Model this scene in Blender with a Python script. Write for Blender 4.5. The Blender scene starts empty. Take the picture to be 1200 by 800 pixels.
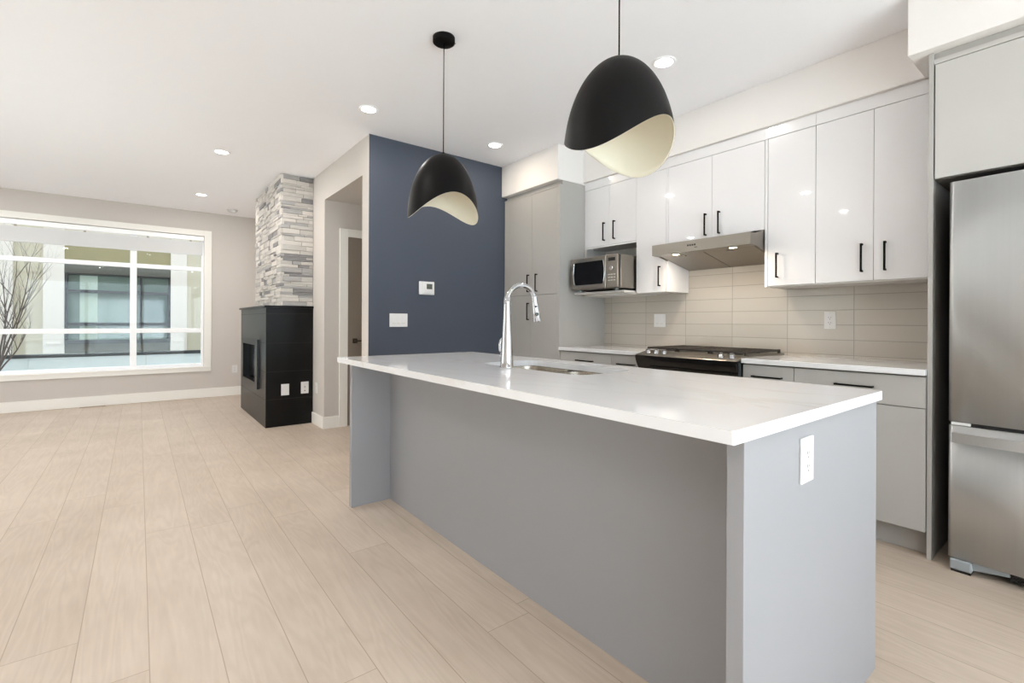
import bpy, bmesh, math, random
from mathutils import Vector, Matrix

# ------------------------------------------------------------------ camera, world, exposure
SC = bpy.context.scene
COL = SC.collection
random.seed(7)

YAW, ROLL, PITCH = 0.6634, 0.0047, -0.0007
cam_data = bpy.data.cameras.new('camera')
cam = bpy.data.objects.new('camera', cam_data)
COL.objects.link(cam)
SC.camera = cam
cam_data.sensor_width = 36.0
cam_data.lens = 36.0 * 560.06 / 1200.0
cam_data.shift_y = (377.55 - 400.0) / 1200.0
cam_data.clip_start = 0.05
cam_data.clip_end = 200
fw = Vector((math.sin(YAW), math.cos(YAW), 0)); rt = Vector((math.cos(YAW), -math.sin(YAW), 0)); up = Vector((0, 0, 1))
f2 = fw * math.cos(PITCH) + up * math.sin(PITCH); u2 = up * math.cos(PITCH) - fw * math.sin(PITCH)
r3 = rt * math.cos(ROLL) + u2 * math.sin(ROLL); u3 = u2 * math.cos(ROLL) - rt * math.sin(ROLL)
M = Matrix((r3, u3, -f2)).transposed().to_4x4()
M.translation = Vector((0, 0, 1.1405))
cam.matrix_world = M

world = bpy.data.worlds.new('sky'); SC.world = world
world.use_nodes = True
bg = world.node_tree.nodes['Background']
SKY_FRONT, SKY_REAR = 2.8, 5.0        # brighter sky on the rear side, veiled over the street
wnt = world.node_tree
tc = wnt.nodes.new('ShaderNodeTexCoord'); sx = wnt.nodes.new('ShaderNodeSeparateXYZ')
wnt.links.new(tc.outputs['Generated'], sx.inputs[0])
mr = wnt.nodes.new('ShaderNodeMapRange'); mr.interpolation_type = 'SMOOTHSTEP'
mr.inputs['From Min'].default_value = -1.0; mr.inputs['From Max'].default_value = -0.65
mr.inputs['To Min'].default_value = SKY_REAR; mr.inputs['To Max'].default_value = SKY_FRONT
wnt.links.new(sx.outputs['Y'], mr.inputs['Value'])
wnt.links.new(mr.outputs[0], bg.inputs['Strength'])
bg.inputs['Color'].default_value = (0.78, 0.89, 1.0, 1)
sun_data = bpy.data.lights.new('sun', 'SUN'); sun_data.energy = 37.0; sun_data.angle = 0.03; sun_data.color = (0.70, 0.86, 1.0)
sun = bpy.data.objects.new('sun', sun_data); COL.objects.link(sun)      # added behind the viewer so that floor bounce brightens the ceiling
sun.rotation_euler = (math.radians(90 - 46), 0, math.radians(-20))
LAMP_W, LIVING_W = 6.0, 10.0
HOOD_W = 1.7
LAMP_COL, KITCHEN_COL = (0.84, 0.91, 1.0), (1.0, 0.96, 0.91)

vs = SC.view_settings
vs.view_transform = 'Standard'; vs.look = 'None'; vs.gamma = 1.0; vs.use_curve_mapping = False
vs.exposure = 0.42
cy = SC.cycles
cy.use_denoising = True
cy.max_bounces = 14; cy.diffuse_bounces = 8; cy.glossy_bounces = 6; cy.transmission_bounces = 8; cy.transparent_max_bounces = 16
cy.sample_clamp_indirect = 6.0
cy.caustics_reflective = False; cy.caustics_refractive = False

# ------------------------------------------------------------------ materials
def lin(c):
    return tuple(((v / 255) / 12.92 if v / 255 <= 0.04045 else ((v / 255 + 0.055) / 1.055) ** 2.4) for v in c) + (1.0,)

def base_mat(name):
    m = bpy.data.materials.new(name); m.use_nodes = True
    nt = m.node_tree
    return m, nt, nt.nodes['Principled BSDF']

def nd(nt, t, **kw):
    n = nt.nodes.new(t)
    for k, v in kw.items():
        setattr(n, k, v)
    return n

def math_node(nt, op, a, b=None, c=None):
    n = nd(nt, 'ShaderNodeMath', operation=op)
    for i, v in enumerate((a, b, c)):
        if v is None: continue
        if isinstance(v, (int, float)): n.inputs[i].default_value = v
        else: nt.links.new(v, n.inputs[i])
    return n.outputs[0]

def mat(name, rgb, rough=0.5, metal=0.0, coat=0.0, spec=0.5, var=0.03, scale=8.0, bump=0.0, aniso=0.0, stretch=(1, 1, 1), coat_rough=0.03):
    """paint / plastic / metal: Principled with a little procedural tone variation and an optional fine relief"""
    m, nt, p = base_mat(name)
    g = nd(nt, 'ShaderNodeNewGeometry')
    mp = nd(nt, 'ShaderNodeMapping'); mp.inputs['Scale'].default_value = stretch
    nt.links.new(g.outputs['Position'], mp.inputs['Vector'])
    nz = nd(nt, 'ShaderNodeTexNoise'); nz.inputs['Scale'].default_value = scale; nz.inputs['Detail'].default_value = 4
    nt.links.new(mp.outputs[0], nz.inputs['Vector'])
    mix = nd(nt, 'ShaderNodeMix', data_type='RGBA')
    c = lin(rgb)
    mix.inputs['A'].default_value = tuple(max(0, v * (1 - var)) for v in c[:3]) + (1,)
    mix.inputs['B'].default_value = tuple(min(1, v * (1 + var)) for v in c[:3]) + (1,)
    nt.links.new(nz.outputs['Fac'], mix.inputs['Factor'])
    nt.links.new(mix.outputs['Result'], p.inputs['Base Color'])
    p.inputs['Roughness'].default_value = rough
    p.inputs['Metallic'].default_value = metal
    p.inputs['Coat Weight'].default_value = coat
    p.inputs['Coat Roughness'].default_value = coat_rough
    p.inputs['Specular IOR Level'].default_value = spec
    if aniso: p.inputs['Anisotropic'].default_value = aniso; p.inputs['Anisotropic Rotation'].default_value = 0.25
    if bump:
        n2 = nd(nt, 'ShaderNodeTexNoise'); n2.inputs['Scale'].default_value = scale * 14; n2.inputs['Detail'].default_value = 3
        nt.links.new(mp.outputs[0], n2.inputs['Vector'])
        b = nd(nt, 'ShaderNodeBump'); b.inputs['Strength'].default_value = bump; b.inputs['Distance'].default_value = 0.002
        nt.links.new(n2.outputs['Fac'], b.inputs['Height']); nt.links.new(b.outputs[0], p.inputs['Normal'])
    return m

def emit(name, rgb, strength):
    m, nt, p = base_mat(name)
    p.inputs['Base Color'].default_value = lin(rgb)
    p.inputs['Emission Color'].default_value = lin(rgb)
    p.inputs['Emission Strength'].default_value = strength
    return m

def glass_mat(name, tint=(1, 1, 1), refl=0.03, rough=0.0):
    m = bpy.data.materials.new(name); m.use_nodes = True
    nt = m.node_tree; nt.nodes.clear()
    out = nd(nt, 'ShaderNodeOutputMaterial')
    tr = nd(nt, 'ShaderNodeBsdfTransparent'); tr.inputs['Color'].default_value = (*tint, 1)
    gl = nd(nt, 'ShaderNodeBsdfGlossy'); gl.inputs['Roughness'].default_value = rough
    fr = nd(nt, 'ShaderNodeFresnel'); fr.inputs['IOR'].default_value = 1.45
    mx = nd(nt, 'ShaderNodeMixShader')
    nt.links.new(math_node(nt, 'MULTIPLY', fr.outputs[0], refl / 0.06), mx.inputs[0])
    nt.links.new(tr.outputs[0], mx.inputs[1]); nt.links.new(gl.outputs[0], mx.inputs[2])
    nt.links.new(mx.outputs[0], out.inputs['Surface'])
    return m

def floor_mat():
    m, nt, p = base_mat('oak_planks')
    g = nd(nt, 'ShaderNodeNewGeometry'); s = nd(nt, 'ShaderNodeSeparateXYZ')
    nt.links.new(g.outputs['Position'], s.inputs[0])
    X, Y = s.outputs['X'], s.outputs['Y']
    W, L = 0.1965, 1.83
    px = math_node(nt, 'DIVIDE', math_node(nt, 'ADD', X, 0.164 + 20 * W), W)
    ix = math_node(nt, 'FLOOR', px); fx = math_node(nt, 'FRACT', px)
    wn = nd(nt, 'ShaderNodeTexWhiteNoise', noise_dimensions='1D'); nt.links.new(ix, wn.inputs['W'])
    py = math_node(nt, 'DIVIDE', math_node(nt, 'ADD', math_node(nt, 'ADD', Y, 20), math_node(nt, 'MULTIPLY', wn.outputs['Value'], L)), L)
    iy = math_node(nt, 'FLOOR', py); fy = math_node(nt, 'FRACT', py)
    cid = nd(nt, 'ShaderNodeCombineXYZ'); nt.links.new(ix, cid.inputs[0]); nt.links.new(iy, cid.inputs[1])
    w2 = nd(nt, 'ShaderNodeTexWhiteNoise', noise_dimensions='3D'); nt.links.new(cid.outputs[0], w2.inputs['Vector'])
    rnd = w2.outputs['Value']
    # grain, drawn out along the boards and different on each of them
    gv = nd(nt, 'ShaderNodeCombineXYZ')
    nt.links.new(math_node(nt, 'MULTIPLY', X, 1.0), gv.inputs[0])
    nt.links.new(math_node(nt, 'MULTIPLY', Y, 0.11), gv.inputs[1])
    nt.links.new(math_node(nt, 'MULTIPLY', rnd, 37.0), gv.inputs[2])
    n1 = nd(nt, 'ShaderNodeTexNoise'); n1.inputs['Scale'].default_value = 7; n1.inputs['Detail'].default_value = 3; n1.inputs['Distortion'].default_value = 0.6
    nt.links.new(gv.outputs[0], n1.inputs['Vector'])
    # cathedral figure: contour lines of the drawn-out noise
    rings = math_node(nt, 'SINE', math_node(nt, 'MULTIPLY', n1.outputs['Fac'], 70.0))
    n2 = nd(nt, 'ShaderNodeTexNoise'); n2.inputs['Scale'].default_value = 60; n2.inputs['Detail'].default_value = 5
    nt.links.new(gv.outputs[0], n2.inputs['Vector'])
    n3 = nd(nt, 'ShaderNodeTexNoise'); n3.inputs['Scale'].default_value = 2.3; n3.inputs['Detail'].default_value = 3
    nt.links.new(g.outputs['Position'], n3.inputs['Vector'])
    tone = math_node(nt, 'ADD', math_node(nt, 'MULTIPLY', rings, 0.065), math_node(nt, 'MULTIPLY', n2.outputs['Fac'], 0.34))
    tone = math_node(nt, 'ADD', tone, math_node(nt, 'MULTIPLY', rnd, 0.20))
    tone = math_node(nt, 'ADD', tone, math_node(nt, 'ADD', math_node(nt, 'MULTIPLY', n3.outputs['Fac'], 0.62), -0.07))
    ramp = nd(nt, 'ShaderNodeValToRGB')
    ramp.color_ramp.elements[0].position = 0.15; ramp.color_ramp.elements[0].color = lin((178, 161, 144))
    ramp.color_ramp.elements[1].position = 0.85; ramp.color_ramp.elements[1].color = lin((207, 192, 177))
    nt.links.new(tone, ramp.inputs[0])
    ex = math_node(nt, 'MULTIPLY', math_node(nt, 'MINIMUM', fx, math_node(nt, 'SUBTRACT', 1.0, fx)), W)
    ey = math_node(nt, 'MULTIPLY', math_node(nt, 'MINIMUM', fy, math_node(nt, 'SUBTRACT', 1.0, fy)), L)
    seam = nd(nt, 'ShaderNodeMapRange', interpolation_type='SMOOTHSTEP')
    seam.inputs['From Min'].default_value = 0.0006; seam.inputs['From Max'].default_value = 0.0024
    nt.links.new(math_node(nt, 'MINIMUM', ex, ey), seam.inputs['Value'])
    mix = nd(nt, 'ShaderNodeMix', data_type='RGBA'); mix.inputs['A'].default_value = lin((163, 145, 125))
    nt.links.new(seam.outputs[0], mix.inputs['Factor']); nt.links.new(ramp.outputs[0], mix.inputs['B'])
    nt.links.new(mix.outputs['Result'], p.inputs['Base Color'])
    p.inputs['Roughness'].default_value = 0.42
    p.inputs['Specular IOR Level'].default_value = 0.4
    b = nd(nt, 'ShaderNodeBump'); b.inputs['Strength'].default_value = 0.25; b.inputs['Distance'].default_value = 0.001
    nt.links.new(math_node(nt, 'ADD', seam.outputs[0], math_node(nt, 'MULTIPLY', n2.outputs['Fac'], 0.25)), b.inputs['Height'])
    nt.links.new(b.outputs[0], p.inputs['Normal'])
    return m

def quartz_mat():
    m, nt, p = base_mat('veined_quartz')
    g = nd(nt, 'ShaderNodeNewGeometry')
    mp = nd(nt, 'ShaderNodeMapping'); mp.inputs['Rotation'].default_value = (0, 0, 0.5); mp.inputs['Scale'].default_value = (1.6, 0.55, 1)
    nt.links.new(g.outputs['Position'], mp.inputs['Vector'])
    n = nd(nt, 'ShaderNodeTexNoise'); n.inputs['Scale'].default_value = 1.5; n.inputs['Detail'].default_value = 6; n.inputs['Distortion'].default_value = 0.8
    nt.links.new(mp.outputs[0], n.inputs['Vector'])
    v = math_node(nt, 'ABSOLUTE', math_node(nt, 'SUBTRACT', n.outputs['Fac'], 0.5))
    r = nd(nt, 'ShaderNodeMapRange', interpolation_type='SMOOTHSTEP'); r.inputs['From Max'].default_value = 0.022
    nt.links.new(v, r.inputs['Value'])
    n2 = nd(nt, 'ShaderNodeTexNoise'); n2.inputs['Scale'].default_value = 3; nt.links.new(g.outputs['Position'], n2.inputs['Vector'])
    fac = math_node(nt, 'MAXIMUM', r.outputs[0], math_node(nt, 'MULTIPLY', n2.outputs['Fac'], 1.25))
    mix = nd(nt, 'ShaderNodeMix', data_type='RGBA'); mix.inputs['A'].default_value = lin((217, 215, 213)); mix.inputs['B'].default_value = lin((226, 226, 228))
    nt.links.new(fac, mix.inputs['Factor']); nt.links.new(mix.outputs['Result'], p.inputs['Base Color'])
    p.inputs['Roughness'].default_value = 0.07
    return m

def tile_mat():
    m, nt, p = base_mat('glazed_tile')
    g = nd(nt, 'ShaderNodeNewGeometry'); s = nd(nt, 'ShaderNodeSeparateXYZ'); nt.links.new(g.outputs['Position'], s.inputs[0])
    a = math_node(nt, 'DIVIDE', math_node(nt, 'ADD', s.outputs['Y'], 0.397 * 10 - 1.457), 0.397)
    b = math_node(nt, 'DIVIDE', math_node(nt, 'SUBTRACT', s.outputs['Z'], 0.935 - 0.98), 0.098)
    fa, fb = math_node(nt, 'FRACT', a), math_node(nt, 'FRACT', b)
    ea = math_node(nt, 'MULTIPLY', math_node(nt, 'MINIMUM', fa, math_node(nt, 'SUBTRACT', 1.0, fa)), 0.397)
    eb = math_node(nt, 'MULTIPLY', math_node(nt, 'MINIMUM', fb, math_node(nt, 'SUBTRACT', 1.0, fb)), 0.098)
    mr = nd(nt, 'ShaderNodeMapRange', interpolation_type='SMOOTHSTEP'); mr.inputs['From Min'].default_value = 0.0008; mr.inputs['From Max'].default_value = 0.0026
    nt.links.new(math_node(nt, 'MINIMUM', ea, eb), mr.inputs['Value'])
    c = nd(nt, 'ShaderNodeCombineXYZ'); nt.links.new(math_node(nt, 'FLOOR', a), c.inputs[0]); nt.links.new(math_node(nt, 'FLOOR', b), c.inputs[1])
    wn = nd(nt, 'ShaderNodeTexWhiteNoise'); nt.links.new(c.outputs[0], wn.inputs['Vector'])
    tm = nd(nt, 'ShaderNodeMix', data_type='RGBA'); tm.inputs['A'].default_value = lin((183, 175, 165)); tm.inputs['B'].default_value = lin((188, 181, 171))
    nt.links.new(wn.outputs['Value'], tm.inputs['Factor'])
    mix = nd(nt, 'ShaderNodeMix', data_type='RGBA'); mix.inputs['A'].default_value = lin((152, 146, 137))
    nt.links.new(mr.outputs[0], mix.inputs['Factor']); nt.links.new(tm.outputs['Result'], mix.inputs['B'])
    nt.links.new(mix.outputs['Result'], p.inputs['Base Color'])
    p.inputs['Roughness'].default_value = 0.12
    bp = nd(nt, 'ShaderNodeBump'); bp.inputs['Strength'].default_value = 0.5; bp.inputs['Distance'].default_value = 0.0015
    nt.links.new(mr.outputs[0], bp.inputs['Height']); nt.links.new(bp.outputs[0], p.inputs['Normal'])
    return m

M_ = dict(
    ceil=mat('ceiling_paint', (249, 248, 251), 0.9, var=0.01),
    wall=mat('greige_paint', (202, 195, 189), 0.85, var=0.012),
    bulk=mat('bulkhead_paint', (233, 229, 226), 0.85, var=0.012),
    trim=mat('trim_paint', (238, 235, 229), 0.5, var=0.01),
    vinyl=mat('white_vinyl', (251, 252, 254), 0.4, var=0.01),
    blue=mat('navy_paint', (67, 73, 86), 0.75, var=0.02),
    floor=floor_mat(), quartz=quartz_mat(), tile=tile_mat(),
    grey=mat('grey_cabinet', (172, 169, 165), 0.55, var=0.012, stretch=(1, 1, 0.2)),
    island=mat('island_grey', (151, 151, 154), 0.55, var=0.012, stretch=(1, 1, 0.2)),
    gloss=mat('gloss_white', (230, 228, 229), 0.22, coat=0.6, var=0.006),
    fridgecab=mat('pale_grey_cabinet', (190, 187, 183), 0.5, var=0.01),
    carc=mat('cabinet_carcass', (120, 116, 110), 0.7, var=0.02),
    white_panel=mat('white_melamine', (206, 203, 199), 0.45, var=0.01),
    black=mat('black_metal', (8, 7, 7), 0.5, var=0.1, spec=0.12),
    shade=mat('black_shade', (11, 10, 10), 0.45, spec=0.12, var=0.08),
    cream=mat('cream_enamel', (226, 220, 202), 0.55, var=0.01),
    steel=mat('brushed_steel', (150, 144, 136), 0.33, 1.0, var=0.05, scale=40, stretch=(1, 0.03, 1)),
    fridge=mat('fridge_steel', (216, 217, 217), 0.40, 1.0, var=0.03, scale=60, stretch=(1, 1, 0.03), aniso=0.95),
    sinksteel=mat('sink_steel', (200, 192, 180), 0.24, 1.0, var=0.06, scale=30),
    chrome=mat('chrome', (200, 201, 204), 0.06, 1.0, var=0.01),
    dark=mat('dark_plastic', (22, 22, 23), 0.35, var=0.1),
    iron=mat('cast_iron', (52, 46, 41), 0.6, var=0.15, scale=60, bump=0.2),
    blackgloss=mat('black_enamel', (14, 14, 15), 0.12, var=0.1),
    plastic=mat('white_plastic', (220, 219, 218), 0.35, var=0.008),
    slot=mat('slot_dark', (60, 58, 55), 0.6),
    footgrey=mat('grey_plastic', (152, 158, 161), 0.5, var=0.02),
    slate=mat('black_slate_tile', (14, 13, 12), 0.32, var=0.2, scale=5, spec=0.22),
    slateline=mat('tile_grout', (40, 39, 37), 0.7),
    stoneA=mat('ledger_white', (203, 197, 190), 0.85, var=0.10, scale=14, stretch=(1, 1, 4), bump=0.5),
    stoneB=mat('ledger_pale', (187, 182, 176), 0.85, var=0.16, scale=14, stretch=(1, 1, 4), bump=0.5),
    stoneC=mat('ledger_grey', (165, 162, 160), 0.85, var=0.2, scale=14, stretch=(1, 1, 4), bump=0.5),
    stoneD=mat('ledger_dark', (134, 131, 131), 0.85, var=0.25, scale=16, stretch=(1, 1, 4), bump=0.5),
    door=mat('taupe_door', (134, 122, 110), 0.5, var=0.03),
    bronze=mat('dark_bronze', (70, 60, 52), 0.4, 0.8),
    lens=emit('lamp_lens', (255, 247, 235), 14.0),
    hoodlens=emit('hood_lens', (255, 236, 205), 18.0),
    glass=glass_mat('window_glass', (0.977, 0.985, 0.978)),
    blind=mat('blind_fabric', (212, 212, 212), 0.8, var=0.02),
    tint=mat('teal_glass', (98, 122, 112), 0.05, var=0.12, scale=0.8, spec=0.8),
    tintdark=mat('dark_teal_glass', (66, 98, 92), 0.05, var=0.15, scale=0.9, spec=0.8),
    sheer=mat('window_shade', (196, 214, 203), 0.7, var=0.04),
    facade=mat('white_facade', (222, 216, 209), 0.8, var=0.02),
    tan=mat('beige_siding', (206, 200, 182), 0.8, var=0.03),
    char=mat('charcoal_metal', (44, 48, 50), 0.45, var=0.05),
    charpanel=mat('taupe_panel', (92, 90, 82), 0.6, var=0.08),
    header=mat('grey_header', (86, 86, 80), 0.6, var=0.05),
    cedar=mat('olive_soffit', (150, 142, 108), 0.7, var=0.12, scale=5, stretch=(0.1, 3, 1)),
    parapet=mat('pale_balcony_panel', (206, 216, 218), 0.6, var=0.02),
    bark=mat('bark', (92, 82, 78), 0.9, var=0.2, scale=30),
    ground=mat('paving', (198, 196, 190), 0.9, var=0.1, scale=2),
    vent=mat('wood_vent', (164, 142, 116), 0.5, var=0.05),
    display=mat('lcd', (70, 76, 66), 0.2, var=0.05),
    legend=mat('legend_grey', (205, 200, 192), 0.5),
    drain=mat('drain_dark', (90, 86, 80), 0.3, 1.0),
)

# ------------------------------------------------------------------ geometry helpers
def nbm(): return bmesh.new()

def add_box(bm, x0, x1, y0, y1, z0, z1, bev=0.0, seg=2, mi=0):
    t = bmesh.new()
    bmesh.ops.create_cube(t, size=1.0)
    bmesh.ops.scale(t, vec=(abs(x1 - x0), abs(y1 - y0), abs(z1 - z0)), verts=t.verts)
    bmesh.ops.translate(t, vec=((x0 + x1) / 2, (y0 + y1) / 2, (z0 + z1) / 2), verts=t.verts)
    if bev:
        bmesh.ops.bevel(t, geom=t.edges[:], offset=bev, segments=seg, profile=0.5, affect='EDGES')
    for f in t.faces: f.material_index = mi
    merge(bm, t)

def merge(bm, t):
    me = bpy.data.meshes.new('tmp'); t.to_mesh(me); t.free()
    bm.from_mesh(me); bpy.data.meshes.remove(me)

def box(x0, x1, y0, y1, z0, z1, bev=0.0, seg=2):
    bm = nbm(); add_box(bm, x0, x1, y0, y1, z0, z1, bev, seg); return bm

def boxes(*bs, bev=0.0):
    bm = nbm()
    for b in bs: add_box(bm, *b, bev=bev)
    return bm

def frame_axes(d):
    d = d.normalized()
    a = Vector((0, 0, 1)) if abs(d.z) < 0.95 else Vector((1, 0, 0))
    u = d.cross(a).normalized(); v = d.cross(u).normalized()
    return u, v

def add_tube(bm, pts, rad, n=12, caps=True, smooth=True):
    pts = [Vector(p) for p in pts]
    if isinstance(rad, (int, float)): rad = [rad] * len(pts)
    rings = []; u = None
    for i, p in enumerate(pts):
        d = (pts[min(i + 1, len(pts) - 1)] - pts[max(i - 1, 0)])
        if d.length < 1e-9: d = Vector((0, 0, 1))
        d.normalize()
        if u is None: u, _ = frame_axes(d)
        u = (u - d * u.dot(d)).normalized(); v = d.cross(u)
        rings.append([bm.verts.new(p + (u * math.cos(a) + v * math.sin(a)) * rad[i]) for a in [2 * math.pi * k / n for k in range(n)]])
    for a, b in zip(rings, rings[1:]):
        for k in range(n):
            f = bm.faces.new((a[k], a[(k + 1) % n], b[(k + 1) % n], b[k])); f.smooth = smooth
    if caps:
        bm.faces.new(rings[0][::-1]); bm.faces.new(rings[-1])

def cyl(p0, p1, r0, r1=None, n=24, bm=None, smooth=True):
    bm = bm or nbm(); add_tube(bm, [p0, p1], [r0, r0 if r1 is None else r1], n, smooth=smooth); return bm

def lathe(prof, c, n=40, bm=None):
    """prof: (r, z) from one end to the other about the vertical through c"""
    bm = bm or nbm(); rings = []
    for r, z in prof:
        if r < 1e-6: rings.append([bm.verts.new((c[0], c[1], z))])
        else: rings.append([bm.verts.new((c[0] + r * math.cos(2 * math.pi * k / n), c[1] + r * math.sin(2 * math.pi * k / n), z)) for k in range(n)])
    for a, b in zip(rings, rings[1:]):
        for k in range(n):
            k2 = (k + 1) % n
            if len(a) == 1 and len(b) == 1: continue
            vs_ = [a[0], b[k2], b[k]] if len(a) == 1 else [a[k], a[k2], b[0]] if len(b) == 1 else [a[k], a[k2], b[k2], b[k]]
            f = bm.faces.new(vs_); f.smooth = True
    return bm

def prism(poly, axis, a, b, bm=None):
    """poly: 2-D points swept along axis ('x','y','z') from a to b"""
    bm = bm or nbm()
    def P(p, t):
        return {'x': (t, p[0], p[1]), 'y': (p[0], t, p[1]), 'z': (p[0], p[1], t)}[axis]
    A = [bm.verts.new(P(p, a)) for p in poly]; B = [bm.verts.new(P(p, b)) for p in poly]
    n = len(poly)
    for k in range(n): bm.faces.new((A[k], A[(k + 1) % n], B[(k + 1) % n], B[k]))
    bm.faces.new(A[::-1]); bm.faces.new(B)
    return bm

def rounded(x0, x1, y0, y1, r, n=8):
    out = []
    for cx, cyy, a0 in ((x1 - r, y1 - r, 0), (x0 + r, y1 - r, 90), (x0 + r, y0 + r, 180), (x1 - r, y0 + r, 270)):
        for k in range(n + 1):
            a = math.radians(a0 + 90 * k / n); out.append((cx + r * math.cos(a), cyy + r * math.sin(a)))
    return out

def origin_of(o):
    v = Vector((0, 0, 0))
    while o is not None: v += o.location; o = o.parent
    return v

def obj(name, bm, material, parent=None, smooth=None):
    bmesh.ops.recalc_face_normals(bm, faces=bm.faces[:])
    if parent is not None:
        bmesh.ops.translate(bm, vec=-origin_of(parent), verts=bm.verts)
    me = bpy.data.meshes.new(name)
    if smooth:
        for f in bm.faces: f.smooth = True
    bm.to_mesh(me); bm.free()
    for m in (material if isinstance(material, (list, tuple)) else [material]):
        me.materials.append(M_[m] if isinstance(m, str) else m)
    o = bpy.data.objects.new(name, me); COL.objects.link(o)
    if parent is not None: o.parent = parent
    return o

def thing(name, label, cat, loc, group=None):
    o = bpy.data.objects.new(name, None); COL.objects.link(o)
    o.location = loc; o.empty_display_size = 0.1
    o['label'] = label; o['category'] = cat
    if group: o['group'] = group
    return o

def tag(o, label, cat, group=None):
    o['label'] = label; o['category'] = cat
    if group: o['group'] = group
    return o

def struct(name, bm, material, parent=None, label=None):
    o = obj(name, bm, material, parent)
    if parent is None: o['kind'] = 'structure'
    if label: o['label'] = label
    return o

def copy_tree(o, parent=None):
    c = o.copy(); COL.objects.link(c); c.parent = parent
    for ch in list(o.children): copy_tree(ch, c)
    return c

def area_lamp(name, loc, radius, watts, col, parent=None, spread=None, aim=None):
    l = bpy.data.lights.new(name, 'AREA'); l.shape = 'DISK'; l.size = radius * 2; l.energy = watts; l.color = col
    if spread: l.spread = math.radians(spread)
    o = bpy.data.objects.new(name, l); COL.objects.link(o)
    if parent is not None: o.parent = parent; o.location = Vector(loc) - origin_of(parent)
    else: o.location = loc
    if aim: o.rotation_euler = aim
    return o

# ------------------------------------------------------------------ room shell
ZC = 2.7432
XL, XR, YR, YW, YB, XW = -2.9, 3.61, -3.2, 8.397, 3.974, 1.548
struct('floor', box(XL - .15, XR + .15, YR - .15, YW + .15, -.2, 0), 'floor')
struct('ceiling', box(XL - .15, XR + .15, YR - .15, YW + .15, ZC, ZC + .15), 'ceil')
b0, b1, b2, b3 = 2.9, 6.4, .15, 1.95       # unseen side window, added to let sun brighten the ceiling: Y from, to, Z from, to
struct('wall_left', boxes((XL - .15, XL, YR, b0, 0, ZC), (XL - .15, XL, b1, YW, 0, ZC), (XL - .15, XL, b0, b1, 0, b2), (XL - .15, XL, b0, b1, b3, ZC)), 'wall')
w2 = bpy.data.objects.new('window_added', None); COL.objects.link(w2); w2.location = (XL, b0, b2); w2['kind'] = 'structure'
fb = [(XL - .1, XL - .04, max(b0, b0 + (b1 - b0) * q / 3 - .035), min(b1, b0 + (b1 - b0) * q / 3 + .035), b2, b3) for q in range(4)]
fb += [(XL - .1, XL - .04, b0, b1, b2, b2 + .06), (XL - .1, XL - .04, b0, b1, b3 - .06, b3)]
obj('frame', boxes(*fb), 'vinyl', w2)
obj('glass', box(XL - .075, XL - .069, b0, b1, b2 + .05, b3 - .05), 'glass', w2)
struct('wall_right', box(XR, XR + .15, YR, 5.4, 0, ZC), 'wall')
# accent wall: navy on the kitchen face, greige elsewhere
bm = box(XW, XR, YB, 4.128, 0, ZC)
bmesh.ops.recalc_face_normals(bm, faces=bm.faces[:])
for f in bm.faces:
    f.material_index = 1 if f.normal.y < -0.5 else 0
struct('wall_accent', bm, ['wall', 'blue'])
# living room side wall with the hall opening beside the accent wall
struct('wall_inner', boxes((XW, 3.3, 5.205, 5.32, 0, ZC), (XW, XW + .13, 5.32, YW, 0, ZC)), 'wall')
struct('wall_header', box(XW, 3.3, 4.128, 5.205, 2.424, ZC), 'wall')
struct('wall_hall', box(3.3, 3.4, 4.128, 5.32, 0, ZC), 'wall')
# window wall
WX0, WX1, WZ0, WZ1 = -2.45, 0.765, 0.455, 2.388
struct('wall_front', boxes((XL, WX0, YW, YW + .15, 0, ZC), (WX1, XW + .13, YW, YW + .15, 0, ZC),
                           (WX0, WX1, YW, YW + .15, 0, WZ0), (WX0, WX1, YW, YW + .15, WZ1, ZC)), 'wall')
# rear wall (behind the viewer) with a wide patio door
PX0, PX1, PZ1 = -2.7, 2.9, 2.40
struct('wall_rear', boxes((XL, PX0, YR - .15, YR, 0, ZC), (PX1, XR, YR - .15, YR, 0, ZC), (PX0, PX1, YR - .15, YR, PZ1, ZC)), 'wall')

d2 = bpy.data.objects.new('door_2', None); COL.objects.link(d2); d2.location = (0, YR, 0); d2['kind'] = 'structure'
fb = []
for k in range(5):
    x = PX0 + (PX1 - PX0) * k / 4
    fb.append((max(PX0, x - .04), min(PX1, x + .04), YR - .1, YR - .04, 0, PZ1))
fb += [(PX0, PX1, YR - .1, YR - .04, 0, .06), (PX0, PX1, YR - .1, YR - .04, PZ1 - .06, PZ1)]
obj('frame', boxes(*fb), 'vinyl', d2)
obj('glass', box(PX0, PX1, YR - .075, YR - .069, .05, PZ1 - .05), 'glass', d2)
for nm, x0, x1, z0, z1, y, rot in (('sky_portal_rear', PX0, PX1, 0, PZ1, YR - .12, (math.radians(90), 0, 0)), ('sky_portal_living', b0, b1, b2, b3, None, (math.radians(90), 0, math.radians(-90))), ('sky_portal_front', WX0, WX1, WZ0, WZ1, YW + .16, (math.radians(-90), 0, 0))):
    l = bpy.data.lights.new(nm, 'AREA'); l.shape = 'RECTANGLE'; l.size = x1 - x0; l.size_y = z1 - z0
    l.cycles.is_portal = True
    o = bpy.data.objects.new(nm, l); COL.objects.link(o)
    o.location = ((x0 + x1) / 2, y, (z0 + z1) / 2) if y is not None else (XL - .16, (x0 + x1) / 2, (z0 + z1) / 2)
    o.rotation_euler = rot

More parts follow.
